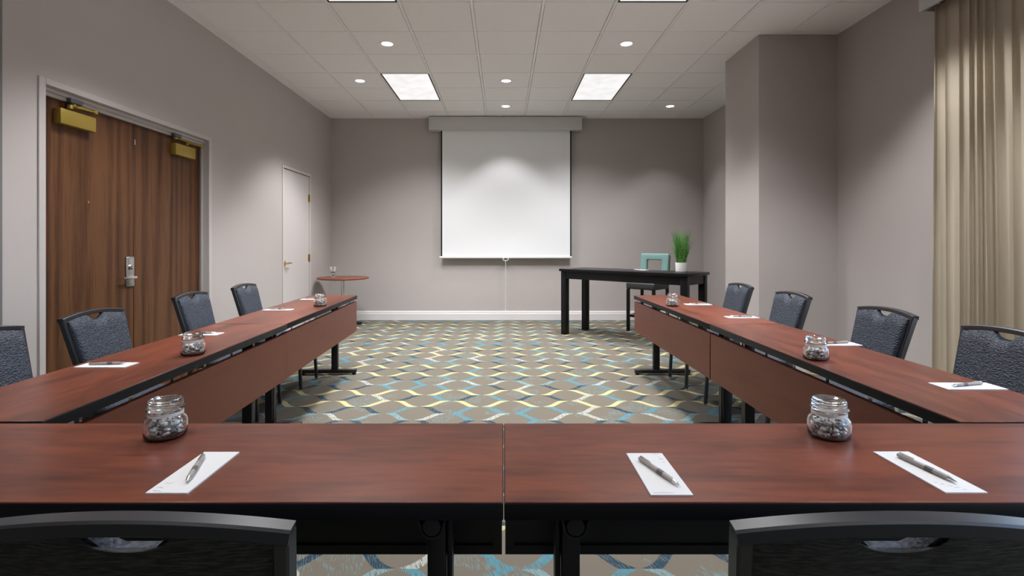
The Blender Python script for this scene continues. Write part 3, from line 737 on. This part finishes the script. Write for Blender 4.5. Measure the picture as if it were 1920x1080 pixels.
# ------------------------------------------------------------------ console table, notepad, potted grass
CT = (1.630, 6.79); CA = R(-44.2); CL, CW, CH_ = 1.84, .60, .90
c = thing('console_table', 'black tall console table set at an angle before the screen wall', 'table', (*CT, 0), CA)
MB().box(-CL / 2, CL / 2, -CW / 2, CW / 2, CH_ - .034, CH_).build('tabletop', 'espresso', c, bevel=.004)
ins = .02
MB().box(-CL / 2 + ins + .01, CL / 2 - ins - .01, -CW / 2 + ins + .008, -CW / 2 + ins + .03, CH_ - .135, CH_ - .034).build('apron', 'espresso', c, smooth=0)
MB().box(-CL / 2 + ins + .01, CL / 2 - ins - .01, CW / 2 - ins - .03, CW / 2 - ins - .008, CH_ - .135, CH_ - .034).build('apron', 'espresso', c, smooth=0)
for s_ in (-1, 1):
    x = s_ * (CL / 2 - ins - .019)
    MB().box(x - .011, x + .011, -CW / 2 + .05, CW / 2 - .05, CH_ - .135, CH_ - .034).build('apron', 'espresso', c, smooth=0)
    for q in (-1, 1):
        lx, ly = s_ * (CL / 2 - ins - .04), q * (CW / 2 - ins - .04)
        MB().box(lx - .04, lx + .04, ly - .04, ly + .04, 0, CH_ - .034).build('leg', 'espresso', c, bevel=.003)
put_pad(1.80, 6.86, 20, 0, 'white notepad on the black console table', ((1.75, 6.86), (1.88, 6.93)), 'taupe pen on the console table notepad', CH_)
g = thing('potted_grass', 'green ornamental grass in a white pot on the black console table', 'plant', (2.185, 6.45, CH_))
MB().lathe([(0, 0), (.064, 0), (.068, .004), (.072, .108), (.071, .112), (.066, .112), (.064, .095)], 36).build('pot', 'pot', g)
MB().lathe([(0, .098), (.064, .096)], 24).build('soil', 'soil', g)
gb = MB(); rg = random.Random(2)
for k in range(340):
    a = rg.uniform(0, 2 * PI); r0 = .055 * math.sqrt(rg.random()); hgt = rg.uniform(.22, .46); lean = rg.uniform(.0, .10) * (.35 + r0 / .05); bw = rg.uniform(.0025, .0045)
    ba = a + rg.uniform(-.6, .6); d = Vector((math.cos(ba), math.sin(ba), 0)); sd = Vector((-d.y, d.x, 0)).lerp(d, rg.random()).normalized()
    p0 = Vector((r0 * math.cos(a), r0 * math.sin(a), .096)); vs = []
    for i in range(6):
        t_ = i / 5; p = p0 + d * lean * t_ ** 1.8 + Vector((0, 0, hgt * (t_ - .10 * lean / .1 * t_ * t_ * .6))); wd = bw * (1 - t_ ** 2 * .95)
        vs += [tuple(p - sd * wd), tuple(p + sd * wd)]
    gb.add(vs, [(2 * i, 2 * i + 1, 2 * i + 3, 2 * i + 2) for i in range(5)])
gr = gb.build('grass_blades', 'grass', g); gr['kind'] = 'stuff'

# ------------------------------------------------------------------ counter stool
s = thing('counter_stool', 'counter stool with open teal leather back and dark seat', 'stool', (2.055, 7.485, 0), R(135))
sw, sd_ = .215, .20
MB().box(-.225, .225, -.205, .215, .60, .695).build('seat', 'dark_leather', s, bevel=.02, seg=3)
for sx in (-1, 1):
    MB().rect([(sx * .20, .19, 0), (sx * .20, .19, .60)], .042, .042, up=(0, 1, 0)).build('leg', 'espresso', s)
    MB().rect([(sx * .20, -.225, 0), (sx * .20, -.19, .30), (sx * .20, -.19, .62), (sx * .20, -.235, 1.07)], .040, .036, up=(0, 1, 0)).build('leg', 'espresso', s)
    MB().rect([(sx * .20, .18, .22), (sx * .20, -.18, .22)], .02, .03).build('stretcher', 'espresso', s)
fs_ = MB().rect([(-.19, .19, .22), (.19, .19, .22)], .025, .035).build('stretcher', 'espresso', s)
MB().box(-.175, .175, .176, .206, .2376, .242).build('foot_plate', 'steel', fs_, smooth=0)
MB().rect([(-.19, -.19, .30), (.19, -.19, .30)], .02, .03).build('stretcher', 'espresso', s)
bk = MB(); ow, iw = .222, .118; oz0, oz1, iz0, iz1 = .72, 1.10, .83, 1.005; yl = lambda z: -.195 - (z - .62) * .10
vs = []
for dy in (.0, .055):
    for (hw_, za, zb_) in ((ow, oz0, oz1), (iw, iz0, iz1)):
        vs += [(-hw_, yl(za) + dy, za), (hw_, yl(za) + dy, za), (hw_, yl(zb_) + dy, zb_), (-hw_, yl(zb_) + dy, zb_)]
fs = []
for i in range(4):
    j = (i + 1) % 4
    fs += [(i, 4 + i, 4 + j, j), (8 + i, 8 + j, 12 + j, 12 + i), (i, j, 8 + j, 8 + i), (4 + i, 12 + i, 12 + j, 4 + j)]
bk.add(vs, fs).build('backrest', 'teal', s, bevel=.016, seg=3, smooth=60)

# ------------------------------------------------------------------ small round table with a tumbler of stirrers
r_ = thing('round_side_table', 'small round cherry-wood pedestal table in the corner by the white door', 'table', (-2.405, 7.88, 0))
MB().lathe([(0, .712), (.355, .712), (.375, .718), (.380, .727), (.375, .737), (.360, .740), (0, .740)], 56).build('tabletop', 'round_wood', r_, smooth=50)
MB().lathe([(.10, .706), (.10, .7119), (0, .7119)], 24).build('mount_plate', 'black_metal', r_)
MB().lathe([(.030, .06), (.030, .706)], 24).build('column', 'chrome', r_)
for k in range(4):
    a = PI / 4 + k * PI / 2; dr = Vector((math.cos(a), math.sin(a), 0))
    MB().rect([dr * .02 + Vector((0, 0, .055)), dr * .15 + Vector((0, 0, .05)), dr * .30 + Vector((0, 0, .022))], .06, .04).lathe([(.016, 0), (.016, .012)], 10, Matrix.Translation(dr * .28)).build('foot', 'black_metal', r_)
tx, ty = -2.555, 7.87
tu = tag(MB().lathe([(0, 0), (.036, 0), (.038, .004), (.044, .10), (.0425, .10), (.0365, .008), (0, .007)], 28).build('tumbler', 'glass', None, (tx, ty, .740), smooth=50), 'clear tumbler holding white pens on the small round table', 'cup')
wpen = make_pen('plastic_white')
for k in range(6):
    a = k * 2 * PI / 6 + .3
    q = wpen if k == 0 else copy_tree(wpen); q.location = (tx + .026 * math.cos(a), ty + .026 * math.sin(a), .740 + .088); q.rotation_euler = (0, R(90) - .17, a + PI)
    tag(q, 'white pen standing in the tumbler on the small round table', 'pen', 'pens in the tumbler')
